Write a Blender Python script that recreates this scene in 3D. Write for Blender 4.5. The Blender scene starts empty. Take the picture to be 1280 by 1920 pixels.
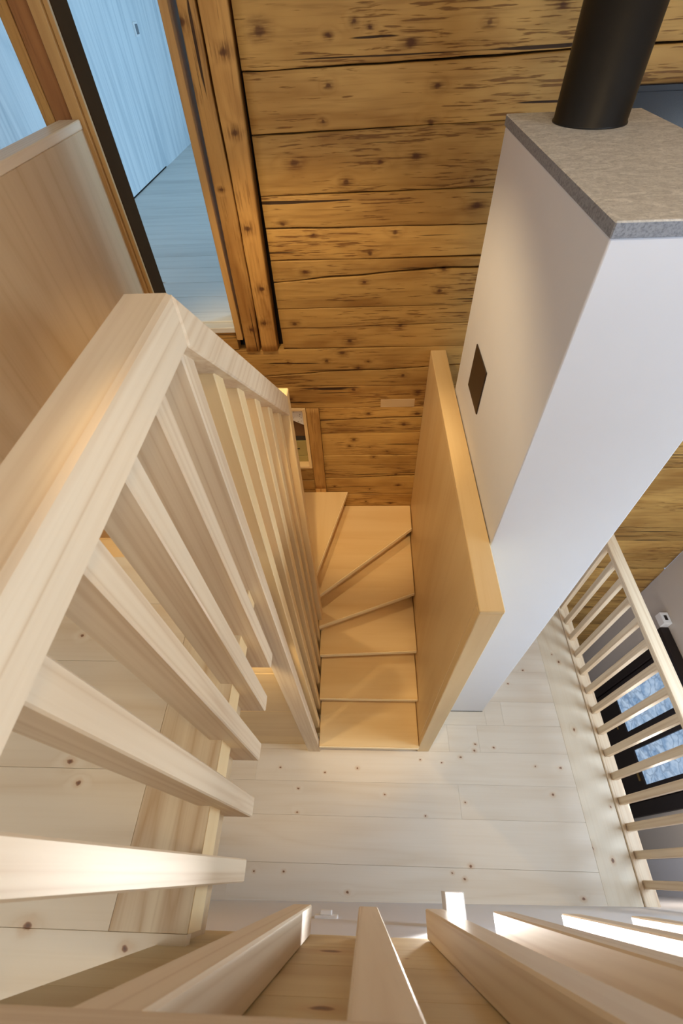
import bpy, bmesh, math, random
from mathutils import Vector, Matrix
S = bpy.context.scene
COL = S.collection
R = random.Random(7)
Z0 = 3.80                      # camera height above the middle floor (z = 0)

# ---------------------------------------------------------------- camera
cd = bpy.data.cameras.new('camera'); cam = bpy.data.objects.new('camera', cd); COL.objects.link(cam)
cr = Vector((0.99900347, 0.02502588, -0.03695624)); cdn = Vector((-0.00393252, -0.77543768, -0.63141187))
cf = Vector((-0.0444589, 0.63092798, -0.77456652))
m = Matrix((cr, -cdn, -cf)).transposed().to_4x4(); m.translation = (0, 0, Z0)
cam.matrix_world = m
cd.sensor_width = 36; cd.sensor_fit = 'AUTO'; cd.lens = 15.5264; cd.clip_start = 0.02; cd.clip_end = 100
cd.dof.use_dof = True; cd.dof.focus_distance = 2.6; cd.dof.aperture_fstop = 8.0
S.camera = cam

# ---------------------------------------------------------------- world, lights, exposure
w = bpy.data.worlds.new('world'); S.world = w; w.use_nodes = True
w.node_tree.nodes['Background'].inputs[0].default_value = (0.62, 0.75, 1.0, 1)
w.node_tree.nodes['Background'].inputs[1].default_value = 0.6

def area(name, loc, target, sx, sy, power, color):
    l = bpy.data.lights.new(name, 'AREA'); l.shape = 'RECTANGLE'; l.size = sx; l.size_y = sy
    l.energy = power; l.color = color
    o = bpy.data.objects.new(name, l); COL.objects.link(o); o.location = loc
    o.rotation_euler = (Vector(target) - Vector(loc)).to_track_quat('-Z', 'Y').to_euler()
    return o
def point(name, loc, power, color, r=0.04):
    l = bpy.data.lights.new(name, 'POINT'); l.energy = power; l.color = color; l.shadow_soft_size = r
    o = bpy.data.objects.new(name, l); COL.objects.link(o); o.location = loc
    return o
WARM = (1.0, 0.74, 0.42)
DAY = (0.66, 0.81, 1.0)
def spot(name, loc, target, power, color, deg, blend=0.5, r=0.04):
    l = bpy.data.lights.new(name, 'SPOT'); l.energy = power; l.color = color; l.spot_size = math.radians(deg); l.spot_blend = blend; l.shadow_soft_size = r
    o = bpy.data.objects.new(name, l); COL.objects.link(o); o.location = loc
    o.rotation_euler = (Vector(target) - Vector(loc)).to_track_quat('-Z', 'Y').to_euler()
    return o
area('gable_window_light', (0.9, -2.85, Z0 + 0.45), (0.6, 1.0, Z0 - 1.9), 2.2, 1.3, 15, DAY)
area('upper_side_window_light', (2.95, -1.05, Z0 + 0.25), (-0.2, 0.6, Z0 - 1.2), 1.5, 1.3, 52, DAY)
area('side_window_light', (2.98, 0.42, 2.50), (0.3, 0.40, 0.0), 1.0, 1.15, 78, (0.66, 0.82, 1.0))
area('rear_window_light', (1.9, 4.7, Z0 - 0.1), (-2.0, 5.0, Z0 - 0.4), 1.6, 1.2, 95, (0.38, 0.68, 1.0))
area('landing_day_fill', (-1.6, -0.5, Z0 + 1.22), (-1.2, -0.1, 0), 1.2, 1.2, 17, (0.94, 0.97, 1.0))  # added daylight fill over the landing, the ceiling has no opening
point('hall_warm_fill', (0.5, -0.2, Z0 + 1.1), 22, (1.0, 0.78, 0.47), 0.1)  # unseen warm fill, guessed and placed to light log wall and bars
spot('stair_warm_fill', (-0.15, 0.05, Z0 + 1.2), (0.05, 1.0, Z0 - 3.4), 190, (1.0, 0.72, 0.38), 18, 0.7, 0.05)  # unseen warm spot added to brighten the lower treads
spot('stair_warm_fill', (-0.15, 0.05, Z0 + 1.2), (0.05, 2.2, Z0 - 2.45), 260, (1.0, 0.72, 0.38), 21, 0.7, 0.05)  # second added spot, for the winders and the wall behind them
S.view_settings.view_transform = 'Standard'; S.view_settings.look = 'None'
S.view_settings.exposure = 0.0; S.view_settings.gamma = 1.0; S.view_settings.use_curve_mapping = False
S.cycles.use_denoising = True
S.cycles.max_bounces = 8; S.cycles.diffuse_bounces = 5; S.cycles.sample_clamp_indirect = 4.0

# ---------------------------------------------------------------- helpers
MESHES = {}
def link(name, mesh, material, parent=None, loc=(0, 0, 0), kind=None, label=None, cat=None, group=None):
    o = bpy.data.objects.new(name, mesh); COL.objects.link(o); o.location = loc
    if material and not mesh.materials: mesh.materials.append(material)
    if parent:
        o.parent = parent
    if kind: o['kind'] = kind
    if label: o['label'] = label
    if cat: o['category'] = cat
    if group: o['group'] = group
    return o
def empty(name, loc=(0, 0, 0), kind=None, label=None, cat=None, group=None):
    o = bpy.data.objects.new(name, None); COL.objects.link(o); o.location = loc; o.empty_display_size = 0.1
    if kind: o['kind'] = kind
    if label: o['label'] = label
    if cat: o['category'] = cat
    if group: o['group'] = group
    return o
def shade(me):
    me.update()
    return me
def box_mesh(dx, dy, dz, bev=0.003, material=None, seg=1):
    key = (round(dx, 4), round(dy, 4), round(dz, 4), bev, material.name if material else '')
    if key in MESHES: return MESHES[key]
    bm = bmesh.new(); bmesh.ops.create_cube(bm, size=1.0)
    bmesh.ops.scale(bm, vec=(dx, dy, dz), verts=bm.verts)
    if bev > 0:
        bmesh.ops.bevel(bm, geom=list(bm.edges), offset=min(bev, 0.4 * min(dx, dy, dz)), segments=seg, affect='EDGES', profile=0.5)
    me = bpy.data.meshes.new('box'); bm.to_mesh(me); bm.free()
    if material: me.materials.append(material)
    MESHES[key] = me
    return me
def box(name, x0, x1, y0, y1, z0, z1, mat, parent=None, bev=0.003, seg=1, **kw):
    me = box_mesh(abs(x1 - x0), abs(y1 - y0), abs(z1 - z0), bev, mat, seg)
    c = Vector(((x0 + x1) / 2, (y0 + y1) / 2, (z0 + z1) / 2))
    if parent: c = c - parent.matrix_world.translation if False else c - PLOC.get(parent.name, Vector((0, 0, 0)))
    o = link(name, me, mat, parent, c, **kw)
    PLOC[o.name] = Vector(((x0 + x1) / 2, (y0 + y1) / 2, (z0 + z1) / 2))
    return o
PLOC = {}
def root(name, loc=(0, 0, 0), **kw):
    o = empty(name, loc, **kw); PLOC[o.name] = Vector(loc); return o
def prism(name, pts, z0, z1, mat, parent=None, bev=0.003, axis='z', **kw):
    """pts: polygon in (x,y) extruded along z, or (y,z) extruded along x (axis='x')."""
    bm = bmesh.new()
    if axis == 'z':
        c = Vector((sum(p[0] for p in pts) / len(pts), sum(p[1] for p in pts) / len(pts), (z0 + z1) / 2))
        f = [Vector((p[0], p[1], z0)) - c for p in pts]; g = [Vector((p[0], p[1], z1)) - c for p in pts]
    else:
        c = Vector(((z0 + z1) / 2, sum(p[0] for p in pts) / len(pts), sum(p[1] for p in pts) / len(pts)))
        f = [Vector((z0, p[0], p[1])) - c for p in pts]; g = [Vector((z1, p[0], p[1])) - c for p in pts]
    a = [bm.verts.new(v) for v in f]; b = [bm.verts.new(v) for v in g]
    n = len(pts)
    bm.faces.new(a[::-1]); bm.faces.new(b)
    for i in range(n):
        bm.faces.new((a[i], a[(i + 1) % n], b[(i + 1) % n], b[i]))
    bmesh.ops.recalc_face_normals(bm, faces=bm.faces)
    if bev > 0: bmesh.ops.bevel(bm, geom=list(bm.edges), offset=bev, segments=1, affect='EDGES', profile=0.5)
    me = bpy.data.meshes.new(name); bm.to_mesh(me); bm.free(); me.materials.append(mat)
    off = PLOC.get(parent.name, Vector((0, 0, 0))) if parent else Vector((0, 0, 0))
    o = link(name, me, mat, parent, c - off, **kw); PLOC[o.name] = c
    return o
def lathe(name, prof, mat, parent=None, loc=(0, 0, 0), n=48, smooth=True, **kw):
    bm = bmesh.new(); rings = []
    for r, z in prof:
        rings.append([bm.verts.new((r * math.cos(2 * math.pi * k / n), r * math.sin(2 * math.pi * k / n), z)) for k in range(n)])
    for i in range(len(rings) - 1):
        for k in range(n):
            f = bm.faces.new((rings[i][k], rings[i][(k + 1) % n], rings[i + 1][(k + 1) % n], rings[i + 1][k])); f.smooth = smooth
    bm.faces.new(rings[0][::-1]); bm.faces.new(rings[-1])
    bmesh.ops.recalc_face_normals(bm, faces=bm.faces)
    me = bpy.data.meshes.new(name); bm.to_mesh(me); bm.free(); me.materials.append(mat)
    off = PLOC.get(parent.name, Vector((0, 0, 0))) if parent else Vector((0, 0, 0))
    o = link(name, me, mat, parent, Vector(loc) - off, **kw); PLOC[o.name] = Vector(loc)
    return o

# ---------------------------------------------------------------- materials
def lin(r, g, b):
    f = lambda c: c / 12.92 if c <= 0.04045 else ((c + 0.055) / 1.055) ** 2.4
    return (f(r / 255), f(g / 255), f(b / 255), 1)
class G:
    def __init__(s, name):
        s.m = bpy.data.materials.new(name); s.m.use_nodes = True; s.t = s.m.node_tree
        s.b = s.t.nodes['Principled BSDF']
    def n(s, typ, **kw):
        nd = s.t.nodes.new(typ)
        for k, v in kw.items(): setattr(nd, k, v)
        return nd
    def l(s, a, b): s.t.links.new(a, b)
    def math(s, op, a, b=None, c=None, clamp=False):
        nd = s.n('ShaderNodeMath', operation=op); nd.use_clamp = clamp
        for i, v in enumerate((a, b, c)):
            if v is None: continue
            if isinstance(v, (int, float)): nd.inputs[i].default_value = v
            else: s.l(v, nd.inputs[i])
        return nd.outputs[0]
    def vmath(s, op, a, b=None):
        nd = s.n('ShaderNodeVectorMath', operation=op)
        for i, v in enumerate((a, b)):
            if v is None: continue
            if isinstance(v, (tuple, list)): nd.inputs[i].default_value = v
            else: s.l(v, nd.inputs[i])
        return nd.outputs['Value'] if op in ('DISTANCE', 'LENGTH', 'DOT_PRODUCT') else nd.outputs[0]
    def noise(s, vec, scale=1.0, detail=2.0, rough=0.5, dist=0.0):
        nd = s.n('ShaderNodeTexNoise'); nd.inputs['Scale'].default_value = scale; nd.inputs['Detail'].default_value = detail
        nd.inputs['Roughness'].default_value = rough; nd.inputs['Distortion'].default_value = dist
        s.l(vec, nd.inputs['Vector']); return nd.outputs['Fac']
    def maprange(s, v, a, b, c=0.0, d=1.0, smooth=True):
        nd = s.n('ShaderNodeMapRange'); nd.interpolation_type = 'SMOOTHSTEP' if smooth else 'LINEAR'
        s.l(v, nd.inputs[0]); nd.inputs[1].default_value = a; nd.inputs[2].default_value = b
        nd.inputs[3].default_value = c; nd.inputs[4].default_value = d; return nd.outputs[0]
    def mix(s, fac, a, b, mode='MIX'):
        nd = s.n('ShaderNodeMix'); nd.data_type = 'RGBA'; nd.blend_type = mode
        if isinstance(fac, (int, float)): nd.inputs[0].default_value = fac
        else: s.l(fac, nd.inputs[0])
        for i, v in ((6, a), (7, b)):
            if isinstance(v, (tuple, list)): nd.inputs[i].default_value = v
            else: s.l(v, nd.inputs[i])
        return nd.outputs[2]
    def done(s, color, rough=0.5, bump=None, bstr=0.1, bdist=0.002, spec=0.4, metal=0.0):
        if isinstance(color, (tuple, list)): s.b.inputs['Base Color'].default_value = color
        else: s.l(color, s.b.inputs['Base Color'])
        if isinstance(rough, (int, float)): s.b.inputs['Roughness'].default_value = rough
        else: s.l(rough, s.b.inputs['Roughness'])
        s.b.inputs['Specular IOR Level'].default_value = spec; s.b.inputs['Metallic'].default_value = metal
        if bump is not None:
            nd = s.n('ShaderNodeBump'); nd.inputs['Strength'].default_value = bstr; nd.inputs['Distance'].default_value = bdist
            s.l(bump, nd.inputs['Height']); s.l(nd.outputs[0], s.b.inputs['Normal'])
        return s.m
AX = {'x': 0, 'y': 1, 'z': 2}
def sc(axis, along, across):
    v = [across] * 3; v[AX[axis]] = along; return tuple(v)
def knot_field(g, pos, knots, keep, stretch, ks=1.0):
    """soft max of explicit knots; knots are (a, b, radius) on the two axes in keep, in metres."""
    mask = tuple(1.0 if i in keep else 0.0 for i in range(3))
    st = tuple(mask[i] * stretch[i] for i in range(3))
    p = g.vmath('MULTIPLY', pos, st)
    wn = g.n('ShaderNodeTexNoise'); wn.inputs['Scale'].default_value = 45; g.l(pos, wn.inputs['Vector'])
    wv = g.vmath('MULTIPLY', g.vmath('SUBTRACT', wn.outputs['Color'], (0.5, 0.5, 0.5)), tuple(0.012 * mask[i] for i in range(3)))
    p = g.vmath('ADD', p, wv)
    core = None; halo = None
    for a, b, r in knots:
        c = [0, 0, 0]; c[keep[0]] = a * stretch[keep[0]]; c[keep[1]] = b * stretch[keep[1]]
        d = g.vmath('DISTANCE', p, tuple(c))
        dd = g.math('DIVIDE', d, r * ks)
        core = dd if core is None else g.math('MINIMUM', core, dd)
    return core
def pale_wood(name, axis, base=(226, 202, 162), dark=(196, 158, 108), ring=0.5, fine=0.5, vk=0.0, knots=None, keep=(0, 1), rough=0.42, vary=0.10, kscale=2.6, rings=13, kf=5.0, kks=0.48, tonef=0.35):
    g = G(name)
    tc = g.n('ShaderNodeTexCoord'); oi = g.n('ShaderNodeObjectInfo'); geo = g.n('ShaderNodeNewGeometry')
    rv = g.vmath('MULTIPLY', g.n('ShaderNodeCombineXYZ').outputs[0], (0, 0, 0))
    cx = g.n('ShaderNodeCombineXYZ')
    for i, k in enumerate((31.7, 17.3, 53.1)): g.l(g.math('MULTIPLY', oi.outputs['Random'], k), cx.inputs[i])
    p = g.vmath('ADD', tc.outputs['Object'], cx.outputs[0])
    kd = None
    pw = p
    if knots:
        kd = knot_field(g, geo.outputs['Position'], knots, keep, tuple(0.75 if i == AX[axis] else 1.0 for i in range(3)), kks)
    elif vk > 0:
        v = g.n('ShaderNodeTexVoronoi'); v.inputs['Scale'].default_value = kscale
        g.l(g.vmath('MULTIPLY', p, sc(axis, 0.7, 1.0)), v.inputs['Vector'])
        sepc = g.n('ShaderNodeSeparateColor'); g.l(v.outputs['Color'], sepc.inputs[0])
        rad = g.maprange(sepc.outputs[0], 1.0 - vk, 1.0, 0.0001, 0.022, smooth=False)
        kd = g.math('DIVIDE', v.outputs['Distance'], rad)
    low = g.noise(g.vmath('MULTIPLY', p, sc(axis, 0.45, kf)), 1.0, 1.0, 0.4, 0.15)
    if kd is not None:
        bend = g.maprange(kd, 0.0, 7.0, 0.10, 0.0)
        low = g.math('ADD', low, bend)
    rg = g.math('PINGPONG', g.math('MULTIPLY', low, rings), 1.0)
    rg = g.math('POWER', rg, 2.6)
    fn = g.noise(g.vmath('MULTIPLY', p, sc(axis, 2.0, 95.0)), 1.0, 2.0, 0.6, 0.3)
    tone = g.noise(g.vmath('MULTIPLY', p, sc(axis, 0.8, 7.0)), 1.0, 2.0, 0.5)
    fac = g.math('ADD', g.math('MULTIPLY', rg, 0.55 * ring), g.math('MULTIPLY', g.maprange(fn, 0.4, 0.8), 0.28 * fine))
    fac = g.math('ADD', fac, g.math('MULTIPLY', g.maprange(tone, 0.42, 0.75), tonef), clamp=True)
    c = g.mix(fac, lin(*base), lin(*dark))
    vr = g.maprange(oi.outputs['Random'], 0, 1, 1.0 - vary, 1.0 + vary * 0.3, smooth=False)
    cv = g.n('ShaderNodeCombineXYZ')
    for i in range(3): g.l(vr, cv.inputs[i])
    c = g.mix(1.0, c, cv.outputs[0], 'MULTIPLY')
    if kd is not None:
        halo = g.maprange(kd, 0.8, 3.2, 0.35, 0.0)
        c = g.mix(halo, c, lin(196, 150, 96))
        core = g.maprange(kd, 0.65, 1.15, 0.9, 0.0)
        inner = g.mix(g.maprange(kd, 0.2, 0.8), lin(96, 58, 34), lin(140, 92, 56))
        c = g.mix(core, c, inner)
    return g.done(c, rough, fn, 0.12, 0.001)
LOGK = [(-0.372, -0.132, 20), (0.195, -0.183, 20), (-0.125, -0.289, 9), (0.31, -0.304, 12), (-0.29, -0.532, 19), (0.247, -0.527, 20), (0.546, -0.719, 19),
        (-0.154, -0.398, 8), (0.298, -0.417, 14), (-0.376, -0.77, 12), (0.17, -0.822, 13), (-0.232, -0.823, 9), (-0.289, -0.994, 13), (0.434, -0.998, 12), (0.022, -1.051, 12),
        (0.424, -1.106, 13), (0.049, -0.913, 14), (-0.376, -1.275, 14), (0.228, -1.299, 13), (-0.065, -1.391, 16), (-0.117, -0.152, 9), (0.039, -0.139, 8), (0.48, -0.141, 11),
        (0.732, -0.109, 11), (-0.064, -0.61, 14), (0.091, -0.544, 10), (0.508, -0.625, 10), (-0.448, -1.524, 10), (-0.013, -1.567, 13), (0.266, -1.626, 13), (0.047, -1.527, 9),
        (-0.109, -1.463, 15), (-0.209, -1.518, 12), (-0.045, -1.727, 15), (-0.292, -1.714, 8), (0.372, -1.756, 13), (-0.466, -1.795, 13), (0.051, -1.919, 13), (0.301, -2.025, 16),
        (-0.052, -2.163, 14), (-0.084, -2.225, 12), (0.066, -2.238, 8), (0.193, -2.277, 7), (0.095, -2.33, 12), (0.275, -2.523, 12), (0.299, -2.653, 13), (0.071, -2.696, 9), (0.042, -2.85, 11),
        (0.245, -2.873, 11), (-0.216, -2.661, 12), (0.385, -1.929, 18), (-0.02, -0.12, 9), (-0.61, -0.25, 12)]
def log_wood(name, axis='x', base=(192, 152, 86), dark=(150, 108, 52), knots=None, streak=1.0):
    g = G(name)
    tc = g.n('ShaderNodeTexCoord'); oi = g.n('ShaderNodeObjectInfo'); geo = g.n('ShaderNodeNewGeometry')
    cx = g.n('ShaderNodeCombineXYZ')
    for i, k in enumerate((31.7, 17.3, 53.1)): g.l(g.math('MULTIPLY', oi.outputs['Random'], k), cx.inputs[i])
    p = g.vmath('ADD', tc.outputs['Object'], cx.outputs[0])
    kd = None
    if knots:
        kl = [(a, b + Z0, r / 1000) for a, b, r in knots]
        kd = knot_field(g, geo.outputs['Position'], kl, (0, 2), (0.7, 1, 1), 0.9)
    low = g.noise(g.vmath('MULTIPLY', p, sc(axis, 0.7, 6.0)), 1.0, 2.0, 0.5, 0.3)
    if kd is not None: low = g.math('ADD', low, g.maprange(kd, 0.0, 5.0, 0.12, 0.0))
    rg = g.math('POWER', g.math('PINGPONG', g.math('MULTIPLY', low, 15), 1.0), 2.0)
    fn = g.noise(g.vmath('MULTIPLY', p, sc(axis, 3.0, 70.0)), 1.0, 3.0, 0.6, 0.3)
    tone = g.noise(g.vmath('MULTIPLY', p, sc(axis, 1.6, 5.0)), 1.0, 3.0, 0.55, 0.4)
    fac = g.math('ADD', g.math('MULTIPLY', rg, 0.25), g.math('MULTIPLY', g.maprange(tone, 0.38, 0.7), 0.75), clamp=True)
    c = g.mix(fac, lin(*base), lin(*dark))
    c = g.mix(g.math('MULTIPLY', g.maprange(fn, 0.45, 0.75), 0.30), c, lin(96, 56, 20))
    # adze marks and short dark tears along the grain, gathered in patches
    st = g.noise(g.vmath('MULTIPLY', p, sc(axis, 7.0, 125.0)), 1.0, 3.0, 0.55, 0.25)
    patch = g.noise(g.vmath('MULTIPLY', p, sc(axis, 1.7, 6.0)), 1.0, 2.0, 0.5)
    thr = g.maprange(patch, 0.35, 0.65, 0.12, -0.035)
    sm = g.maprange(g.math('SUBTRACT', st, thr), 0.55, 0.64, 0.0, 0.75 * streak)
    c = g.mix(sm, c, lin(98, 58, 20))
    lk = g.noise(g.vmath('MULTIPLY', p, sc(axis, 1.1, 48.0)), 1.0, 1.0, 0.5, 0.15)
    cm = g.maprange(lk, 0.705, 0.735, 0.0, 0.95)
    c = g.mix(cm, c, lin(42, 22, 8))
    hgt = g.math('SUBTRACT', g.math('SUBTRACT', fn, g.math('MULTIPLY', sm, 1.5)), g.math('MULTIPLY', cm, 2.0))
    vr = g.maprange(oi.outputs['Random'], 0, 1, 0.84, 1.08, smooth=False)
    cv = g.n('ShaderNodeCombineXYZ')
    for i in range(3): g.l(vr, cv.inputs[i])
    c = g.mix(1.0, c, cv.outputs[0], 'MULTIPLY')
    if kd is not None:
        c = g.mix(g.math('MULTIPLY', g.maprange(kd, 0.5, 3.0, 0.75, 0.0), g.maprange(st, 0.35, 0.6)), c, lin(92, 54, 20))
        c = g.mix(g.math('MULTIPLY', g.maprange(kd, 0.3, 1.1, 0.95, 0.0), g.maprange(fn, 0.2, 0.6, 0.6, 1.0)), c, lin(84, 50, 26))
    return g.done(c, 0.62, hgt, 0.35, 0.004, spec=0.3)
def plain(name, col, rough=0.5, nscale=0, namt=0.06, bump=0.0, **kw):
    g = G(name)
    c = lin(*col)
    if nscale:
        tc = g.n('ShaderNodeTexCoord')
        f = g.noise(tc.outputs['Object'], nscale, 4.0, 0.6)
        c2 = tuple(max(0, v * (1 - namt * 2)) for v in c[:3]) + (1,)
        return g.done(g.mix(f, c, c2), rough, f if bump else None, bump, 0.002, **kw)
    return g.done(c, rough, **kw)

KN_MID = [(-0.471, 0.467, .012), (-0.466, 0.32, .014), (-0.035, 0.607, .014), (0.163, 0.441, .012), (-0.729, -0.013, .011), (-0.53, -0.01, .013), (-0.1, -0.105, .016), (0.871, 0.786, .013),
          (0.856, 0.742, .016), (0.744, 0.693, .014), (1.005, 0.763, .013), (1.288, 0.643, .010), (1.472, 0.636, .015), (0.737, 0.404, .013), (0.448, 0.318, .011), (1.368, 0.466, .016),
          (0.594, 0.009, .011), (0.67, -0.018, .015), (0.719, 0.048, .017), (1.408, -0.099, .017), (1.214, 1.245, .012), (1.36, 1.36, .012), (-0.62, 0.60, .012), (-0.28, 0.575, .011), (0.60, 0.655, .010), (0.44, 0.67, .010)]
KN_BORDER = [(1.68, 1.434, .018), (1.649, 0.901, .018), (1.547, 0.164, .018), (1.75, 0.40, .012), (1.66, 0.10, .02), (1.64, 1.50, .010)]
KN_UP = [(-0.763, 0.205, .018), (-0.722, 0.158, .014), (-0.723, -0.108, .022), (-0.498, -0.137, .014), (-0.87, 0.55, .013), (-0.95, -0.30, .02)]
M = {}
M['plank'] = pale_wood('floor_spruce', 'x', (230, 219, 202), (208, 188, 160), 0.32, 0.45, knots=KN_MID, keep=(0, 1), rough=0.45, vary=0.05)
M['plank_border'] = pale_wood('floor_border_spruce', 'y', (230, 217, 194), (206, 182, 146), 0.5, 0.5, knots=KN_BORDER, keep=(0, 1), rough=0.45, vary=0.04)
M['plank_up'] = pale_wood('upper_floor_spruce', 'x', (228, 214, 188), (204, 178, 140), 0.55, 0.5, knots=KN_UP, keep=(0, 1), rough=0.45, vary=0.05, kks=0.34)
M['border_up'] = pale_wood('upper_border_spruce', 'y', (226, 210, 178), (178, 140, 92), 1.0, 0.8, rough=0.45, vary=0.04, rings=17)
M['room_plank'] = pale_wood('room_floor_spruce', 'x', (222, 224, 222), (186, 186, 184), 0.4, 0.5, vk=0.5, rough=0.5, vary=0.05)
for a in 'xyz':
    M['rail_' + a] = pale_wood('rail_ash_' + a, a, (228, 209, 180), (196, 164, 126), 0.85, 0.8, rough=0.43, vary=0.05, kf=34.0, rings=6, tonef=0.15)
    M['stair_' + a] = pale_wood('stair_birch_' + a, a, (236, 208, 158), (216, 178, 118), 0.25, 0.4, rough=0.40, vary=0.05)
    M['board_' + a] = pale_wood('board_spruce_' + a, a, (204, 178, 140), (176, 144, 102), 0.5, 0.5, vk=0.45, rough=0.5, vary=0.05)
    M['jamb_' + a] = pale_wood('jamb_larch_' + a, a, (190, 150, 92), (150, 106, 54), 0.6, 0.6, rough=0.5, vary=0.06)
M['log'] = log_wood('old_log', 'x', knots=LOGK)
M['post_old'] = log_wood('old_post', 'z', (196, 150, 84), (150, 104, 50), knots=[(-0.66, -0.1, 15), (-0.52, -0.18, 16), (-0.53, -0.42, 15), (-0.55, -0.78, 17), (-0.53, -1.07, 15), (-0.55, -1.26, 14), (-0.64, -0.62, 8), (-0.63, -1.3, 15)], streak=0.5)
M['post_red'] = log_wood('old_post_reddish', 'z', (158, 106, 58), (120, 74, 40), streak=0.3)
M['dark_gap'] = plain('dark_joint', (22, 14, 8), 0.9)
M['plaster'] = plain('white_plaster', (229, 231, 237), 0.85, 9, 0.015, 0.08)
M['wall_white'] = plain('wall_white', (226, 222, 216), 0.85, 6, 0.02, 0.05)
M['wash'] = pale_wood('whitewashed_board', 'z', (226, 230, 232), (172, 184, 192), 0.7, 0.9, rough=0.5, vary=0.03)
M['white_plastic'] = plain('white_plastic', (238, 238, 238), 0.35)
M['black_steel'] = plain('black_pipe_steel', (26, 25, 24), 0.42, 20, 0.15, metal=0.0)
M['bronze'] = plain('bronze_plate', (74, 60, 48), 0.45, 30, 0.1, metal=0.4)
M['dark_frame'] = plain('dark_door_wood', (34, 22, 17), 0.5, 20, 0.2)
M['screen_black'] = plain('dark_blue_panel', (18, 24, 34), 0.25)
M['brass'] = plain('brass', (190, 160, 100), 0.3, metal=1.0)
M['lower_floor'] = plain('lower_tile', (150, 145, 140), 0.6, 8, 0.08)
M['curtain'] = None

def granite():
    g = G('granite_slab'); tc = g.n('ShaderNodeTexCoord')
    p = tc.outputs['Object']
    a = g.noise(p, 150, 3, 0.7); b = g.noise(g.vmath('MULTIPLY', p, (1, 1.8, 1)), 22, 6, 0.7, 1.2)
    c = g.mix(g.maprange(b, 0.35, 0.68), lin(206, 205, 200), lin(240, 239, 234))
    c = g.mix(g.math('MULTIPLY', g.maprange(a, 0.45, 0.7), 0.4), c, lin(150, 152, 154))
    geo = g.n('ShaderNodeNewGeometry'); sx = g.n('ShaderNodeSeparateXYZ'); g.l(geo.outputs['True Normal'], sx.inputs[0])
    sawn = g.mix(g.math('MULTIPLY', g.maprange(a, 0.4, 0.7), 0.7), lin(150, 154, 162), lin(96, 100, 108))   # sawn edges, flamed top; bluish shade and overhead light painted in by normal
    c = g.mix(g.maprange(sx.outputs[2], 0.4, 0.6), sawn, c)
    return g.done(c, 0.7, a, 0.25, 0.002)
M['granite'] = granite()
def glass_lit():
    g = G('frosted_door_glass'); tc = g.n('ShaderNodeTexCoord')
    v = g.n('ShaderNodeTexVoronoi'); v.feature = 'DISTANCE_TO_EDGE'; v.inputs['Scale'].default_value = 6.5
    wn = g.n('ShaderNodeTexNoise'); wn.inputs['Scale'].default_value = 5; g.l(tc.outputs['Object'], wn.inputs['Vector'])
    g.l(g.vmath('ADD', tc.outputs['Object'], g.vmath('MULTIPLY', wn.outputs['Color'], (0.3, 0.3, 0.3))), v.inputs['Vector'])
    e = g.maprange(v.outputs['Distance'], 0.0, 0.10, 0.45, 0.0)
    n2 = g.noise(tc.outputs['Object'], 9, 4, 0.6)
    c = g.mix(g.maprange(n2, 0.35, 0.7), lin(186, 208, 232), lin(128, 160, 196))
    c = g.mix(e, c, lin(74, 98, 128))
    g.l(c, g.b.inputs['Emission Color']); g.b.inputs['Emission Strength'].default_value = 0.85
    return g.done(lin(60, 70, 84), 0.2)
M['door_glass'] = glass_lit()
def emis(name, col, st):
    g = G(name); g.b.inputs['Emission Color'].default_value = col; g.b.inputs['Emission Strength'].default_value = st
    return g.done((0.8, 0.8, 0.8, 1), 0.5)
M['led'] = emis('lamp_glow', (1, 0.96, 0.9, 1), 9.0)
M['bulb'] = emis('bulb_glow', (1, 0.7, 0.36, 1), 6.0)
def lace():
    g = G('white_lace'); tc = g.n('ShaderNodeTexCoord')
    v = g.n('ShaderNodeTexVoronoi'); v.inputs['Scale'].default_value = 55; g.l(tc.outputs['Object'], v.inputs['Vector'])
    f = g.maprange(v.outputs['Distance'], 0.1, 0.35)
    return g.done(g.mix(f, lin(150, 146, 140), lin(232, 230, 226)), 0.9)
M['lace'] = lace()

# ================================================================ STRUCTURE
UP = Z0 - 1.28                 # upper floor level
# ---- middle floor
fl = root('floor', (0, 0, 0), kind='structure')
prism('subfloor', [(-2.6, -0.16), (1.80, -0.13), (1.80, 2.437), (-2.6, 2.437)], -0.25, -0.032, M['board_x'], fl, 0.0)
ys = [-0.160, 0.037, 0.305, 0.515, 0.728, 0.920, 1.10, 1.34, 1.60, 1.85, 2.12, 2.437]
def plank(x0, x1, y0, y1, mat, parent, ztop=0.0, g=0.0003, th=0.03):
    return box('plank', x0 + g, x1 - g, y0 + g, y1 - g, ztop - th, ztop, mat, parent, 0.0006)
SK = 0.0148                    # the old front wall runs slightly askew
for i in range(len(ys) - 1):
    y0, y1 = ys[i], ys[i + 1]
    if i == 0:
        for xa, xb in ((-2.6, -0.9), (-0.9, 1.549)):
            prism('plank', [(xa, -0.165 + 0.0135 * (xa + 0.344)), (xb, -0.165 + 0.0135 * (xb + 0.344)), (xb, y1 - .0007), (xa, y1 - .0007)], -0.03, 0, M['plank'], fl, 0.0012)
        continue
    cuts = {1: [-1.1], 2: [0.70], 3: [-0.8], 4: [0.667, 0.90], 5: [0.98, 1.118], 6: [-1.0], 7: [0.985, 1.25]}.get(i, [-0.7])
    xs = [-2.6] + cuts + [1.549]
    for a, b in zip(xs[:-1], xs[1:]):
        if b - a < 0.03: continue
        plank(a, b, y0, y1, M['plank'], fl)
prism('plank', [(1.5492, -0.132), (1.776, -0.129), (1.815, 2.437), (1.5492, 2.437)], -0.03, 0.0, M['plank_border'], fl, 0.0015)
prism('nosing', [(1.777, -0.129), (1.800, -0.129), (1.838, 2.437), (1.816, 2.437)], -0.04, 0.014, M['rail_y'], fl, 0.004)
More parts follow.
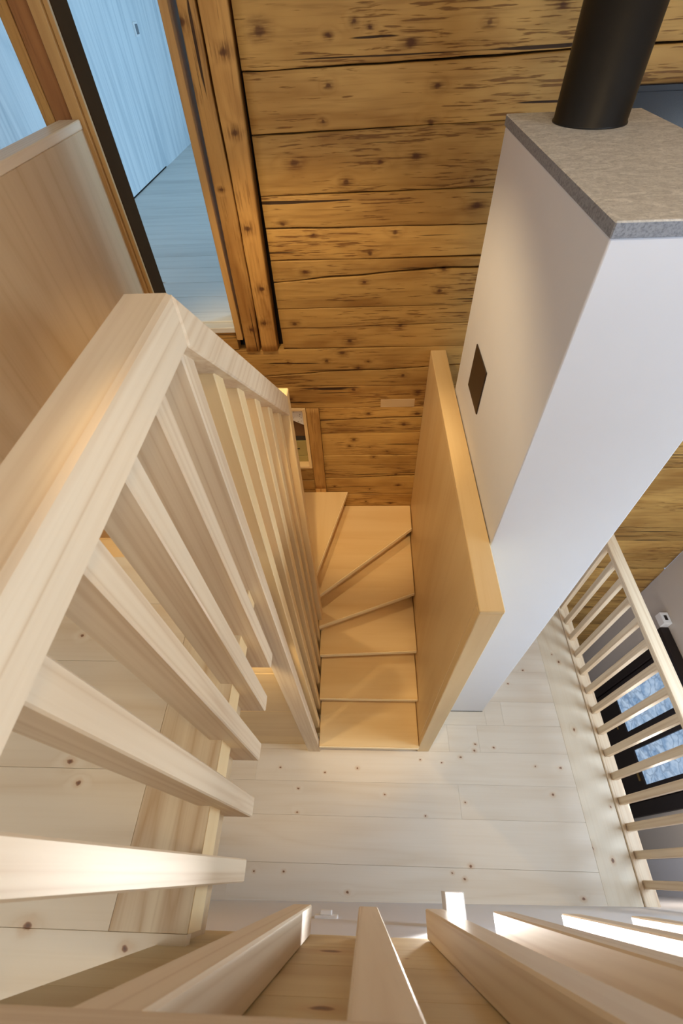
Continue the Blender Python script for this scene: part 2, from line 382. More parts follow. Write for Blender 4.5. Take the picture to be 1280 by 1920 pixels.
prism('floor_edge_board', [(1.801, -0.13), (1.872, -0.13), (1.905, 2.437), (1.839, 2.437)], -0.20, -0.001, M['rail_y'], fl, 0.003)
prism('floor_edge_board', [(1.872, -0.13), (1.884, -0.13), (1.917, 2.437), (1.905, 2.437)], -0.16, -0.012, M['rail_y'], fl, 0.003)

# ---- upper floor: landing at left, border along the stairwell, floor behind the front panel
uf = root('floor', (0, 0, 0), kind='structure')
prism('subfloor', [(-2.6, -3.0), (-0.40, -3.0), (-0.40, 0.80), (-2.6, 0.80)], UP - 0.25, UP - 0.031, M['board_x'], uf, 0.0)
yu = [-3.0, -2.6, -2.2, -1.8, -1.4, -1.05, -0.70, -0.38, -0.112, 0.19, 0.471, 0.66, 0.842]
for i in range(len(yu) - 1):
    plank(-2.6, -0.5442 if yu[i] > -0.12 else -0.372, yu[i], yu[i + 1], M['plank_up'], uf, UP)
plank(-0.544, -0.372, -0.112, 0.842, M['border_up'], uf, UP)
box('fascia', -0.372, -0.3705, -0.112, 0.80, UP - 0.095, UP, M['stair_y'], uf, 0.0005)
box('fascia', -2.6, -0.373, 0.80, 0.838, UP - 0.25, UP - 0.03, M['stair_x'], uf, 0.002)
box('subfloor', -0.372, 3.04, -3.0, -0.19, UP - 0.25, UP - 0.03, M['board_x'], uf, 0.0)
for i in range(7):
    plank(-0.372, 3.04, -3.0 + i * 0.4, min(-3.0 + (i + 1) * 0.4, -0.19), M['plank_up'], uf, UP)

# ---- rear room seen through the doorway
rf = root('floor', (0, 0, 0), kind='structure')
box('subfloor', -2.3, 2.1, 2.60, 7.5, UP - 0.2, UP - 0.031, M['dark_gap'], rf, 0.0)
y = 2.60; k = 0
while y < 7.45:
    wd = 0.20 + 0.05 * R.random()
    plank(-2.15, 2.0, y, min(y + wd, 7.5), M['room_plank'], rf, UP, 0.001)
    y += wd
wr = root('wall_rear_room', (0, 0, 0), kind='structure')
prism('wall_panel', [(-2.141, 2.60), (-2.075, 7.30), (-2.16, 7.30), (-2.23, 2.60)], UP - 0.03, Z0 + 1.3, M['wash'], wr, 0.0)
box('wall_panel', -2.2, 2.1, 7.30, 7.40, UP - 0.03, Z0 + 1.3, M['wash'], wr, 0.0)
prism('shadow_gap', [(-2.139, 2.60), (-2.076, 7.29), (-2.080, 7.29), (-2.143, 2.60)], UP, UP + 0.012, M['dark_gap'], wr, 0.0)
box('wall_panel', 2.0, 2.1, 2.60, 7.30, UP - 0.03, UP + 0.5, M['wash'], wr, 0.0)
box('wall_panel', 2.0, 2.1, 2.60, 3.6, UP + 0.5, Z0 + 1.3, M['wash'], wr, 0.0)
box('wall_panel', 2.0, 2.1, 5.8, 7.30, UP + 0.5, Z0 + 1.3, M['wash'], wr, 0.0)

# ---- ceiling
ce = root('ceiling', (0, 0, 0), kind='structure')
for i in range(14):
    box('ceiling_board', -2.65 + i * 0.41, -2.65 + (i + 1) * 0.41 - 0.002, -3.1, 7.4, Z0 + 1.30, Z0 + 1.33, M['board_y'], ce, 0.002)

# ---- walls
wl = root('wall_left', (0, 0, 0), kind='structure')
box('wall_panel', -2.70, -2.60, -3.0, 2.44, -0.25, Z0 + 1.3, M['wall_white'], wl, 0.0)
wf = root('wall_front', (0, 0, 0), kind='structure')
prism('wall_panel', [(-2.6, -0.186), (3.045, -0.110), (3.045, -0.30), (-2.6, -0.30)], -0.25, Z0 - 1.602, M['plaster'], wf, 0.0)
prism('wall_panel', [(1.60, -0.131), (3.045, -0.110), (3.045, -0.30), (1.60, -0.30)], -2.5, -0.251, M['plaster'], wf, 0.0)
box('wall_panel', -2.6, 3.045, -3.1, -3.0, UP - 0.03, Z0 - 0.30, M['wall_white'], wf, 0.0)
box('wall_panel', -2.6, -0.4, -3.1, -3.0, Z0 - 0.30, Z0 + 1.3, M['wall_white'], wf, 0.0)
box('wall_panel', 2.2, 3.045, -3.1, -3.0, Z0 - 0.30, Z0 + 1.3, M['wall_white'], wf, 0.0)
wrt = root('wall_right', (0, 0, 0), kind='structure')
M['wall_shaded'] = plain('wall_right_shaded_plaster', (206, 198, 188), 0.85, 6, 0.02, 0.05)  # white plaster greyed, the shade on this wall put into the colour
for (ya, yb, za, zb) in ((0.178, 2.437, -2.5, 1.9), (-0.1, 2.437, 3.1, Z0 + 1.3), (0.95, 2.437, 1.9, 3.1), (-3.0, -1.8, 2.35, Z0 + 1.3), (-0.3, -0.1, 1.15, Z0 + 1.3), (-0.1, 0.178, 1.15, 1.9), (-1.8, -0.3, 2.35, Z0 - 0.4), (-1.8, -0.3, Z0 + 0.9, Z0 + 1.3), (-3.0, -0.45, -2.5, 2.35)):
    box('wall_panel', 3.045, 3.15, ya, yb, za, zb, M['wall_shaded'], wrt, 0.0)
box('wall_panel', 3.035, 3.15, -0.45, 0.178, -2.5, 1.15, M['plaster'], wrt, 0.0)  # same wall, its daylit stretch painted as whiter plaster
lf = box('floor', 1.60, 3.15, -0.30, 2.44, -2.6, -2.5, M['lower_floor'], None, 0.0, kind='structure')

# ---- old log wall at the back
wb = root('wall_back', (0, 0, 0), kind='structure')
D = 2.437
box('wall_core', -2.60, -0.72, D + 0.07, D + 0.16, -2.5, UP - 0.06, M['dark_gap'], wb, 0.0)
box('wall_core', -0.66, 3.10, D + 0.07, D + 0.16, -2.5, Z0 + 1.3, M['dark_gap'], wb, 0.0)
def wav(seed, amp):
    a = [R.uniform(0.5, 1) * amp for _ in range(4)]; f = [R.uniform(1.5, 3), R.uniform(4, 7), R.uniform(9, 14), R.uniform(20, 30)]; p = [R.uniform(0, 6.28) for _ in range(4)]
    return lambda x: a[0] * math.sin(f[0] * x + p[0]) + 0.5 * a[1] * math.sin(f[1] * x + p[1]) + 0.3 * a[2] * math.sin(f[2] * x + p[2]) + 0.2 * a[3] * math.sin(f[3] * x + p[3])
def log_piece(x0, x1, top, bot, gt, gb, yo=0.0, mat=None, name='log', vert=False):
    """a hewn timber whose joints follow the functions top(x), bot(x); gt / gb are half gaps."""
    nx = max(4, int((x1 - x0) / 0.045)); bm = bmesh.new(); rows = []
    bul = wav(0, 0.0025)
    mid = ((top((x0 + x1) / 2) + bot((x0 + x1) / 2)) / 2)
    c = Vector(((x0 + x1) / 2, D, mid)) if not vert else Vector((mid, D, (x0 + x1) / 2))
    for i in range(nx + 1):
        x = x0 + (x1 - x0) * i / nx
        zt, zb_ = top(x) - gt(x), bot(x) + gb(x)
        h = zt - zb_; yb = yo + bul(x)
        prof = [(0.07, zt), (0.006, zt), (0.001 + yb, zt - 0.0010), (yb, zt - min(0.006, h * 0.2)), (yb - 0.001, zt - h * 0.5), (yb, zb_ + min(0.006, h * 0.2)), (0.001 + yb, zb_ + 0.0010), (0.006, zb_), (0.07, zb_)]
        if not vert: rows.append([bm.verts.new(Vector((x, D + a, b)) - c) for a, b in prof])
        else: rows.append([bm.verts.new(Vector((b, D + a, x)) - c) for a, b in prof])
    for i in range(nx):
        for j in range(8):
            f = bm.faces.new((rows[i][j], rows[i + 1][j], rows[i + 1][j + 1], rows[i][j + 1])); f.smooth = 0 < j < 7
    bm.faces.new(rows[0]); bm.faces.new(rows[-1][::-1])
    bmesh.ops.recalc_face_normals(bm, faces=bm.faces)
    me = bpy.data.meshes.new(name); bm.to_mesh(me); bm.free(); me.materials.append(mat or M['log'])
    return link(name, me, None, wb, c)
def gapf(base, amp):
    w_ = wav(0, amp); return lambda x: max(0.0006, base + w_(x))
def run_logs(x0, x1, joints, off=0.0):
    """joints: list of (z, slope, wavy amp, half gap)"""
    fs = []
    for z, sl, am, gp in joints:
        wv = wav(0, am); fs.append((lambda x, z=z, sl=sl, wv=wv: Z0 + z + sl * x + wv(x), gapf(gp * (0.5 if gp < 0.0025 else 0.95), gp * 0.6)))
    for (ft, gt), (fb, gb) in zip(fs[:-1], fs[1:]):
        log_piece(x0, x1, ft, fb, gt, gb, R.uniform(-0.0025, 0.0025))
UPPER = [(1.29, 0, .003, .002), (1.02, 0, .003, .002), (0.75, 0, .003, .002), (0.47, 0, .003, .002), (0.20, 0, .003, .002), (-0.02, 0, .003, .001), (-0.233, 0.012, .003, .0030), (-0.427, 0.012, .003, .0022), (-0.652, 0.008, .003, .0022), (-0.792, -0.012, .005, .0026), (-0.939, 0.004, .003, .0026),
         (-1.022, 0.05, .008, .0045), (-1.187, 0, .003, .0008), (-1.295, 0.01, .005, .0020), (-1.435, 0, .002, .0018)]
run_logs(-0.462, 3.045, UPPER)
run_logs(-2.60, 3.045, [(-1.435, 0, .002, .0018), (-1.590, 0.05, .008, .0028), (-1.70, 0, .004, .0007), (-1.87, 0, .0015, .0020)])
LOWER = [(-1.87, 0, .002, .0022), (-1.965, 0.02, .006, .0045), (-2.10, 0, .003, .0018), (-2.32, 0, .003, .0012), (-2.426, 0, .004, .0020), (-2.55, 0.03, .006, .0042), (-2.76, 0, .003, .0012), (-2.97, 0, .003, .003), (-3.23, 0, .004, .003), (-3.43, 0, .003, .002), (-3.64, 0, .005, .003), (-3.91, 0, .005, .012), (-4.16, 0, .004, .003), (-4.40, 0, .003, .003),
         (-4.65, 0, .003, .003), (-4.9, 0, .003, .003), (-5.2, 0, .003, .003), (-5.5, 0, .003, .003), (-5.9, 0, .003, .003), (-6.3, 0, .0, .003)]
run_logs(-0.283, 3.045, LOWER)
run_logs(-2.60, -0.60, [(-1.87, 0, .002, .002), (-2.1, 0, .003, .002), (-2.34, 0, .003, .002), (-2.6, 0, .003, .002), (-2.85, 0, .003, .002), (-3.1, 0, .003, .002), (-3.4, 0, .003, .002), (-3.8, 0, .0, .001)])
run_logs(-0.60, -0.376, [(-2.445, 0, .001, .001), (-2.582, 0.0, .003, .003), (-2.68, 0.02, .004, .003), (-2.86, 0, .003, .002), (-3.1, 0, .003, .002), (-3.4, 0, .003, .002), (-3.8, 0, .0, .001)])
run_logs(-2.60, -0.735, [(-1.318, 0, .001, .001), (-1.435, 0, .002, .0018)])
# replacement board let into the sill log
box('inlay_board', 0.133, 0.358, D - 0.006, D + 0.004, Z0 - 1.868, Z0 - 1.806, M['board_x'], wb, 0.001)
# split upright post right of the doorway (two halves on either side of its long crack)
wv1 = wav(0, 0.004); crack = lambda z: -0.592 + 0.010 * (z - Z0 + 0.7) / 0.7 * 0.5 + wv1(z)
pl = lambda z: -0.664 - 0.024 * (Z0 - 0.05 - z) / 1.38 if z < Z0 else -0.66
prr = lambda z: -0.474 - 0.024 * (Z0 - 0.05 - z) / 1.38 if z < Z0 else -0.474
log_piece(UP - 0.154, Z0 + 1.29, crack, pl, gapf(0.0065, .005), gapf(0.001, .0), -0.012, M['post_old'], 'timber_post', True)
log_piece(UP - 0.154, Z0 + 1.29, prr, crack, gapf(0.003, .002), gapf(0.0035, .002), -0.012, M['post_old'], 'timber_post', True)
# short post beside the little window in the lower wall
log_piece(Z0 - 2.68, Z0 - 1.872, lambda z: -0.284, lambda z: -0.376, gapf(.0015, .001), gapf(.001, .0), -0.006, M['post_old'], 'timber_post', True)
log_piece(Z0 - 3.8, Z0 - 2.682, lambda z: -0.284, lambda z: -0.376, gapf(.0015, .001), gapf(.001, .0), -0.004, M['post_old'], 'timber_post', True)
# post left of the doorway, reddish old timber
wv2 = wav(0, 0.003); ck2 = lambda z: -1.285 + wv2(z)
log_piece(UP - 0.10, Z0 + 1.29, lambda z: -1.206, ck2, gapf(.001, .0), gapf(.0012, .0006), -0.006, M['post_red'], 'timber_post', True)
log_piece(UP - 0.10, Z0 + 1.29, ck2, lambda z: -1.335, gapf(.0012, .0006), gapf(.001, .0), -0.008, M['post_old'], 'timber_post', True)

# ---- doorway
d1 = root('door_1', (-0.92, D, UP), kind='structure')
box('door_jamb', -1.203, -1.155, D - 0.022, D + 0.05, UP - 0.06, Z0 + 1.3, M['jamb_z'], d1, 0.002)
box('door_jamb', -1.154, -1.134, D - 0.006, D + 0.012, UP - 0.06, Z0 + 1.3, M['jamb_z'], d1, 0.002)
M['jamb_dark'] = plain('shaded_reveal_wood', (66, 44, 22), 0.9, 14, 0.15, spec=0.05)  # reveal wood darkened, its shadow put into the colour
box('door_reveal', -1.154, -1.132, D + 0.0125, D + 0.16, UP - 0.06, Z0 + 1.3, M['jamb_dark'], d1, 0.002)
prism('door_jamb', [(-0.728, D - 0.016), (-0.694, D - 0.016), (-0.694, D + 0.16), (-0.728, D + 0.16)], UP - 0.08, Z0 + 1.3, M['jamb_z'], d1, 0.002)
box('threshold', -1.129, -0.729, D - 0.012, D + 0.05, UP - 0.036, UP - 0.004, M['room_plank'], d1, 0.003)
box('threshold', -1.129, -0.729, D + 0.051, D + 0.16, UP - 0.036, UP + 0.004, M['room_plank'], d1, 0.003)

# ---- little window in the back wall at stair height
w1 = root('window_1', (-0.47, D, Z0 - 2.15), kind='structure')
box('window_frame', -0.60, -0.547, D - 0.008, D + 0.10, Z0 - 2.445, Z0 - 1.872, M['jamb_z'], w1, 0.002)
box('window_frame', -0.400, -0.377, D - 0.008, D + 0.10, Z0 - 2.445, Z0 - 1.872, M['stair_z'], w1, 0.002)
box('window_frame', -0.547, -0.400, D - 0.008, D + 0.10, Z0 - 1.892, Z0 - 1.872, M['stair_x'], w1, 0.002)
box('window_sill', -0.547, -0.400, D - 0.008, D + 0.065, Z0 - 2.445, Z0 - 2.421, M['stair_x'], w1, 0.002)
bm = bmesh.new()
cp = [(-0.546, -1.893), (-0.401, -1.893), (-0.401, -2.035), (-0.437, -2.015), (-0.473, -1.995), (-0.509, -2.015), (-0.546, -2.035)]
a = [bm.verts.new((x, D + 0.020, z + Z0)) for x, z in cp]; b = [bm.verts.new((x, D + 0.0215, z + Z0)) for x, z in cp]
bm.faces.new(a); bm.faces.new(b[::-1])
for i in range(7): bm.faces.new((a[i], b[i], b[(i + 1) % 7], a[(i + 1) % 7]))
me = bpy.data.meshes.new('lace_curtain'); bm.to_mesh(me); bm.free(); me.materials.append(M['lace'])
o = link('lace_curtain', me, None, w1, Vector((0, 0, 0)) - PLOC['window_1'])
M['niche_brown'] = plain('niche_brown', (128, 94, 58), 0.7); M['niche_dark'] = plain('niche_dark', (62, 56, 48), 0.6); M['niche_olive'] = plain('niche_olive', (176, 160, 100), 0.7)
box('inner_board', -0.56, -0.39, D + 0.061, D + 0.069, Z0 - 2.17, Z0 - 1.88, M['niche_brown'], w1, 0.0)
box('inner_board', -0.56, -0.39, D + 0.056, D + 0.069, Z0 - 2.21, Z0 - 2.171, M['niche_dark'], w1, 0.0)
box('inner_board', -0.56, -0.39, D + 0.050, D + 0.069, Z0 - 2.36, Z0 - 2.211, M['niche_olive'], w1, 0.001)
box('inner_board', -0.56, -0.39, D + 0.046, D + 0.069, Z0 - 2.42, Z0 - 2.364, M['niche_olive'], w1, 0.001)
box('latch', -0.487, -0.463, D + 0.046, D + 0.050, Z0 - 2.29, Z0 - 2.281, M['dark_frame'], w1, 0.001)

# ---- windows that let the daylight in (behind the camera, to the right, in the rear room)
def window(n, x0, x1, y0, y1, z0, z1, axis):
    r_ = root('window_%d' % n, ((x0 + x1) / 2, (y0 + y1) / 2, (z0 + z1) / 2), kind='structure')
    t = 0.06
    if axis == 'y':
        box('window_frame', x0, x1, y0, y1, z0, z0 + t, M['rail_x'], r_); box('window_frame', x0, x1, y0, y1, z1 - t, z1, M['rail_x'], r_)
        box('window_frame', x0, x0 + t, y0, y1, z0 + t, z1 - t, M['rail_z'], r_); box('window_frame', x1 - t, x1, y0, y1, z0 + t, z1 - t, M['rail_z'], r_)
    else:
        box('window_frame', x0, x1, y0, y1, z0, z0 + t, M['rail_y'], r_); box('window_frame', x0, x1, y0, y1, z1 - t, z1, M['rail_y'], r_)
        box('window_frame', x0, x1, y0, y0 + t, z0 + t, z1 - t, M['rail_z'], r_); box('window_frame', x0, x1, y1 - t, y1, z0 + t, z1 - t, M['rail_z'], r_)
window(2, -0.4, 2.2, -3.08, -3.02, Z0 - 0.30, Z0 + 1.3, 'y')
window(5, 3.07, 3.13, -1.8, -0.3, Z0 - 0.4, Z0 + 0.9, 'x')
window(3, 3.07, 3.13, -0.1, 0.95, 1.9, 3.1, 'x')
window(4, 2.02, 2.08, 3.6, 5.8, UP + 0.5, Z0 + 1.3, 'x')

# ---- dark glazed door on the lower storey, right wall
d2 = root('door_2', (3.04, 1.22, -2.5), kind='structure')
X = 3.045
box('door_frame', X - 0.05, X, 1.80, 1.92, -2.5, -0.62, M['dark_frame'], d2, 0.004)
box('door_frame', X - 0.05, X, 0.54, 0.66, -2.5, -0.62, M['dark_frame'], d2, 0.004)
box('door_frame', X - 0.09, X, 0.50, 1.96, -0.62, -0.44, M['dark_frame'], d2, 0.006)
for (ya, yb) in ((1.24, 1.795), (0.665, 1.22)):
    box('door_leaf', X - 0.035, X, ya, yb, -2.49, -1.80, M['dark_frame'], d2, 0.004)
    box('door_leaf', X - 0.035, X, ya, yb, -0.78, -0.63, M['dark_frame'], d2, 0.004)
for (ya, yb) in ((1.672, 1.795), (1.125, 1.31), (0.665, 0.795)):
    box('door_stile', X - 0.036, X, ya, yb, -1.80, -0.78, M['dark_frame'], d2, 0.003)
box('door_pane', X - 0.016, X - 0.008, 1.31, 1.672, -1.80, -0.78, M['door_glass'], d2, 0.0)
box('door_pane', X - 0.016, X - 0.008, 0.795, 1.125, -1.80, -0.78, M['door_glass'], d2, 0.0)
box('weather_strip', X - 0.045, X - 0.03, 0.84, 1.00, -1.88, -1.85, M['brass'], d2, 0.002)
box('door_handle', X - 0.075, X - 0.06, 1.36, 1.48, -1.905, -1.888, M['brass'], d2, 0.005)
box('door_handle', X - 0.075, X - 0.03, 1.46, 1.48, -1.905, -1.888, M['brass'], d2, 0.004)

M['nosing'] = pale_wood('nosing_highlight_birch', 'x', (252, 236, 200), (240, 214, 164), 0.2, 0.3, rough=0.35, vary=0.0)  # tread wood made paler, brighter light on the nosings painted in
# ================================================================ THINGS
# ---- stairs: lower flight, winders and upper flight in one staircase
st = root('staircase', (0.05, 0.72, 0), label='pale wooden winding staircase lit by warm lamps, turning left at the log wall', cat='staircase')
xl, xr = -0.3185, 0.4165; r = 0.18; TH = 0.040
TR = {1: [(xl, .709), (xr, .709), (xr, 1.075), (xl, 1.075)],
      2: [(xl, .999), (xr, .999), (xr, 1.375), (xl, 1.335)],
      3: [(xl, 1.262), (xr, 1.300), (xr, 1.775), (xl, 1.480)],
      4: [(xl, 1.408), (xr, 1.693), (xr, 2.29), (xl, 1.64)],
      5: [(xl, 1.563), (xr, 2.190), (xr, D - .005), (-.190, D - .005), (-.370, 1.70), (-.365, 1.60)],
      6: [(-.324, 1.628), (-.1095, D - .005), (-.64, D - .005), (-.375, 1.640)],
      7: [(-.380, 1.640), (-.62, D - .005), (-1.168, D - .005), (-.384, 1.60)],
      8: [(-.384, 1.605), (-1.150, D - .01), (-1.168, D - .02), (-1.168, 2.03), (-.384, 1.55)],
      9: [(-.384, 1.555), (-1.168, 2.05), (-1.168, 1.69), (-.384, 1.48)],
      10: [(-.384, 1.49), (-1.168, 1.71), (-1.168, 1.44), (-.384, 1.41)],
      11: [(-.384, 1.43), (-1.168, 1.46), (-1.168, 1.23), (-.384, 1.23)],
      12: [(-.384, 1.25), (-1.168, 1.25), (-1.168, 1.03), (-.384, 1.03)],
      13: [(-.384, 1.05), (-1.168, 1.05), (-1.168, .84), (-.384, .84)]}
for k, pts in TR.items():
    if k < 7:   # paler strip, a painted highlight along the front edge
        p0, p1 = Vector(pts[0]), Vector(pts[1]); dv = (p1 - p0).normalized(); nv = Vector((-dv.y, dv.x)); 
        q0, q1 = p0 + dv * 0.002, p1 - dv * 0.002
        prism('nosing_highlight', [tuple(q0), tuple(q1), tuple(q1 + nv * 0.006), tuple(q0 + nv * 0.006)], r * k - TH + 0.001, r * k + 0.0004, M['nosing'], st, 0.0015)
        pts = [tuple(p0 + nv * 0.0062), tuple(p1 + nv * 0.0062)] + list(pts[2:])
    prism('tread', pts, r * k - TH, r * k, M['stair_x'] if k not in (6, 7) else M['stair_y'], st, 0.004)
def riser(a, b, k, d=0.055, left=True):
    """board under the front edge a-b of tread k, set back d"""
    v = Vector((b[0] - a[0], b[1] - a[1])); n = Vector((-v.y, v.x)).normalized()
    if not left: n = -n
    p = [(a[0] + n.x * d, a[1] + n.y * d), (b[0] + n.x * d, b[1] + n.y * d), (b[0] + n.x * (d + .015), b[1] + n.y * (d + .015)), (a[0] + n.x * (d + .015), a[1] + n.y * (d + .015))]
    z0 = r * (k - 1) if k > 1 else 0.0
    prism('riser', p, z0 + 0.0005, r * k - TH - 0.0005, M['stair_x'], st, 0.001)
riser((xl, .709), (xr, .709), 1); riser((xl, .999), (xr, .999), 2); riser((xl, 1.262), (xr, 1.300), 3); riser((xl, 1.408), (xr, 1.693), 4); riser((xl, 1.563), (xr, 2.19), 5)
riser((-.318, 1.66), (-.111, 2.41), 6, 0.050, True)
riser((-.42, 1.76), (-.60, 2.36), 7, 0.012, False)
riser((-.44, 1.66), (-1.12, 2.38), 8, 0.02, False); riser((-.40, 1.57), (-1.16, 2.04), 9, 0.02, False); riser((-.40, 1.50), (-1.16, 1.70), 10, 0.02, False)
riser((-.39, 1.43), (-1.165, 1.46), 11, 0.02, False); riser((-.39, 1.25), (-1.165, 1.25), 12, 0.02, False); riser((-.39, 1.05), (-1.165, 1.05), 13, 0.02, False)

# ---- closing board wall under the landing, left of the stair foot
cw = root('stair_cupboard', (-0.8, 0.77, 0), label='warmly lit pale board front closing the space under the landing, left of the stair foot', cat='cupboard')
for za, zb in ((0.0, 0.22), (0.222, 0.90), (0.902, 1.58), (1.582, UP - 0.26)):
    box('board', -2.58, -0.437, 0.761, 0.785, za + 0.0005, zb, M['stair_x'], cw, 0.002)

# ---- full height screen of bars with the sloping handrail, between the two flights
sr = root('stair_balustrade', (-0.35, 0.71, 0), label='sloping wooden balustrade of long bars between the lower and upper stair flights', cat='balustrade')
xa, xb = -0.372, -0.2915
pts = [(0.690, Z0 - 0.308), (1.462, Z0 - 1.060), (1.462, Z0 - 1.160), (0.690, Z0 - 0.398)]
prism('handrail', pts, xa, xb, M['rail_y'], sr, 0.004, axis='x')
rail_low = lambda yy: Z0 - 0.398 - (yy - 0.690) * (1.160 - 0.398) / (1.462 - 0.690)
box('post', -0.4143, -0.3215, 0.712, 0.760, 0.001, rail_low(0.712) - 0.0, M['rail_z'], sr, 0.003)
for yy in (0.844, 0.978, 1.115, 1.251, 1.385):
    box('baluster', -0.408, -0.3225, yy, yy + 0.048, 0.001, rail_low(yy) - 0.0, M['stair_z'], sr, 0.003)
box('newel_post', -0.378, -0.296, 1.463, 1.530, 0.001, Z0 - 1.07, M['stair_z'], sr, 0.004)

# ---- guard rail of the landing (left) with bars hanging past the floor edge
lr = root('landing_railing', (-0.345, 0.3, UP), label='wooden guard rail with thick square bars along the upper landing at left', cat='railing')
pts = [(-0.37, -0.42), (-0.2915, -0.42), (-0.2915, 0.688), (-0.37, 0.688)]
prism('handrail', pts, Z0 - 0.396, Z0 - 0.303, M['rail_y'], lr, 0.006)
for k in range(-1, 5):
    yy = -0.030 + 0.1463 * k
    if k < 0: continue
    box('baluster', -0.408, -0.3222, yy, yy + 0.050, Z0 - 1.558, Z0 - 0.397, M['rail_z'], lr, 0.003)

# ---- front guard rail under the camera, bars in front of a board panel
fr = root('front_railing', (0.8, -0.09, UP), label='wooden guard rail with square bars in front of the knotty panel at the bottom', cat='railing')
box('handrail', -0.2905, 3.03, -0.146, -0.068, Z0 - 0.396, Z0 - 0.303, M['rail_x'], fr, 0.006)
k = 0
xx = -0.184
while xx < 2.9:
    box('baluster', xx, xx + 0.050, -0.1295, -0.070, Z0 - 1.558, Z0 - 0.397, M['rail_z'], fr, 0.003)
    xx += 0.1737
fp = root('board_partition', (0.8, -0.16, UP), label='knotty spruce board panel standing behind the front bars', cat='partition')
M['panel_front'] = pale_wood('front_panel_spruce', 'x', (216, 198, 156), (188, 160, 112), 0.55, 0.5, knots=[(-0.067, Z0 - 1.298, .040), (-0.05, Z0 - 0.80, .026), (0.086, Z0 - 1.236, .009), (0.62, Z0 - 1.4, .02), (0.1, Z0 - 0.6, .02)], keep=(0, 2), rough=0.5, vary=0.03)
for za, zb in ((-1.600, -1.36), (-1.359, -1.12), (-1.119, -0.86), (-0.859, -0.62), (-0.619, -0.41)):
    box('board', -0.437, 3.03, -0.155, -0.1305, Z0 + za, Z0 + zb, M['panel_front'], fp, 0.001)

# ---- board guard at the outer side of the upper flight (left)
gp = root('stair_guard_panel', (-1.20, 1.6, 1.2), label='plain board guard panel with a flat cap beside the upper flight, far left', cat='panel')
pts = [(0.80, UP - 0.25), (0.80, Z0 - 0.385), (D - 0.002, Z0 - 0.385), (D - 0.002, 0.95)]
prism('panel_board', pts, -1.222, -1.173, M['board_z'], gp, 0.002, axis='x')
box('cap_rail', -1.262, -1.170, 0.79, D - 0.024, Z0 - 0.385, Z0 - 0.353, M['rail_y'], gp, 0.003)

# ---- board screen with cap on the right of the lower flight
sp = root('stair_side_panel', (0.465, 1.58, 0), label='tall closed board panel with flat cap between the lower stair flight and chimney', cat='panel')
box('panel_board', 0.4204, 0.5085, 0.7745, D - 0.003, 0.001, Z0 - 1.481, M['stair_z'], sp, 0.002)
box('end_post', 0.4204, 0.5085, 0.7275, 0.774, 0.001, Z0 - 1.481, M['stair_z'], sp, 0.003)
box('cap_rail', 0.4195, 0.5095, 0.7265, D - 0.003, Z0 - 1.480, Z0 - 1.456, M['stair_y'], sp, 0.003)

# ---- chimney block with granite cover, and stove pipe
ch = root('chimney', (0.74, 1.54, 0), label='white plastered chimney block with a grey granite cover slab and bronze hatch', cat='chimney')
box('chimney_body', 0.5141, 0.9633, 1.0241, 2.0536, 0.001, Z0 - 0.3693, M['plaster'], ch, 0.004, 2)
box('cover_slab', 0.510, 0.968, 1.018, 2.060, Z0 - 0.3688, Z0 - 0.3363, M['granite'], ch, 0.003)
box('soot_hatch', 0.508, 0.5138, 1.583, 1.807, Z0 - 1.265, Z0 - 1.055, M['bronze'], ch, 0.002)
box('base_joint', 0.512, 0.9655, 1.0215, 1.0245, 0.0006, 0.006, M['dark_gap'], ch, 0.0)
lathe('stove_pipe', [(0.113, 0), (0.113, 0.004), (0.110, 0.006), (0.110, 1.60)], M['black_steel'], None, (0.735, 1.885, Z0 - 0.336), 64,
      label='black steel stove pipe rising from the granite slab on the chimney', cat='pipe')

# ---- dark panel on the log wall behind the chimney
dp = root('wall_screen', (1.65, D - 0.03, Z0 - 0.8), label='dark blue black flat panel on the log wall behind the chimney', cat='screen')
box('screen_face', 1.01, 2.29, D - 0.036, D - 0.030, Z0 - 1.15, Z0 - 0.345, M['screen_black'], dp, 0.001)
box('screen_frame', 0.99, 2.31, D - 0.030, D - 0.005, Z0 - 1.17, Z0 - 0.325, M['screen_black'], dp, 0.003)

# ---- guard rail on the right edge of the middle floor
rr = root('floor_railing', (1.85, 1.0, 0), label='low wooden guard rail with slim bars along the right edge of the middle floor', cat='railing')
prism('handrail', [(1.810, -0.12), (1.894, -0.12), (1.900, 2.40), (1.818, 2.40)], 1.010, 1.050, M['rail_y'], rr, 0.005)
k = 0
while k < 17:
    yy = -0.040 + 0.1512 * k; xo = 0.0085 * yy
    if yy < 2.35:
        box('baluster', 1.8125 + xo, 1.852 + xo, yy, yy + 0.044, 0.0005, 1.0095, M['rail_z'], rr, 0.003)
    k += 1

# ---- small fittings
def fitting(name, label, cat, loc, **kw): return root(name, loc, label=label, cat=cat)
sl_ = fitting('wall_lamp', 'bright rectangular up light with open top on the white front wall, bottom centre', 'lamp', (0.33, -0.14, Z0 - 2.25))
lx0, lx1, ly0, ly1, lz = 0.3035, 0.3735, -0.148, -0.048, Z0 - 2.17
for (a0, a1, b0, b1) in ((lx0, lx0 + .004, ly0, ly1), (lx1 - .004, lx1, ly0, ly1), (lx0 + .004, lx1 - .004, ly1 - .004, ly1), (lx0 + .004, lx1 - .004, ly0, ly0 + .004)):
    box('lamp_side', a0, a1, b0, b1, lz - 0.10, lz, M['white_plastic'], sl_, 0.0008)
box('lamp_glass', lx0 + .004, lx1 - .004, ly0 + .004, ly1 - .004, lz - 0.012, lz - 0.006, M['led'], sl_, 0.0)
l = area('wall_lamp_light', (0.338, -0.095, lz - 0.004), (0.338, -0.095, lz + 1), 0.058, 0.086, 5, (1.0, 0.95, 0.88)); l.data.spread = math.radians(70)
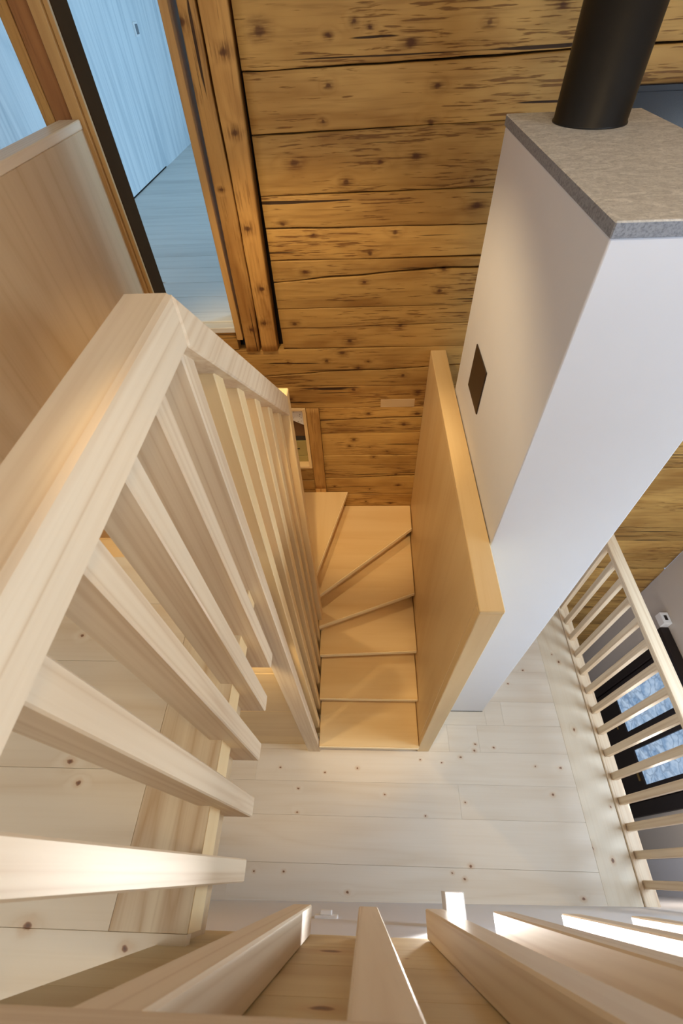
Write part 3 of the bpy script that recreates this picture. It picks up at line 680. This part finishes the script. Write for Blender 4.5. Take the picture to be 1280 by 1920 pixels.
sw = fitting('light_switch', 'white light switch plate on the white wall left of the bright wall lamp', 'switch', (-0.15, -0.15, Z0 - 2.5))
sp_ = box('switch_plate', -0.200, -0.105, -0.158, -0.143, Z0 - 2.55, Z0 - 2.463, M['white_plastic'], sw, 0.002)
box('rocker', -0.178, -0.130, -0.143, -0.128, Z0 - 2.54, Z0 - 2.475, M['white_plastic'], sp_, 0.002)
rs = fitting('light_switch', 'white light switch on the bluish wall of the rear room', 'switch', (-2.09, 6.07, Z0 - 0.28))
M['switch_grey'] = plain('switch_shadow_grey', (120, 124, 130), 0.5)
rp_ = box('switch_plate', -2.094, -2.080, 6.02, 6.12, Z0 - 0.325, Z0 - 0.230, M['white_plastic'], rs, 0.002)
box('rocker', -2.080, -2.074, 6.04, 6.10, Z0 - 0.310, Z0 - 0.245, M['switch_grey'], rp_, 0.002)
se = fitting('motion_sensor_lamp', 'small white sensor box with dark lens on the shaded right wall above the dark door', 'lamp', (3.0, 2.02, Z0 - 4.2))
box('sensor_housing', 2.965, 3.044, 1.965, 2.085, Z0 - 4.25, Z0 - 4.16, M['white_plastic'], se, 0.004)
box('sensor_lens', 2.990, 3.018, 2.00, 2.05, Z0 - 4.161, Z0 - 4.155, M['dark_frame'], se, 0.002)
# warm pendant lamp, then added warm fills
PX, PY = -0.60, 1.70
pd = fitting('pendant_lamp', 'small warm glass pendant lamp hanging over the upper stair flight', 'lamp', (PX, PY, Z0 + 0.18))
lathe('glass_globe', [(0.004, -0.06), (0.035, -0.048), (0.055, -0.02), (0.06, 0.0), (0.055, 0.022), (0.035, 0.05), (0.018, 0.058)], M['bulb'], pd, (PX, PY, Z0 + 0.22), 24)
lathe('lamp_cord', [(0.004, 0.0), (0.004, 1.02)], M['black_steel'], pd, (PX, PY, Z0 + 0.278), 8)
spot('pendant_light', (PX, PY, Z0 + 0.13), (PX + 1.0, PY + 0.1, 0), 52, (1.0, 0.73, 0.40), 98, 0.5, 0.025)
spot('cupboard_warm_fill', (-0.72, 0.50, UP - 0.30), (-0.70, 0.761, 1.55), 30, (1.0, 0.74, 0.40), 75, 0.5, 0.03)  # added warm fill on the cupboard boards, no fixture under the landing
point('lower_wall_fill', (2.40, 0.5, -0.32), 15, (1.0, 0.85, 0.70), 0.06)  # added fill to brighten the lower right wall, no lamp there
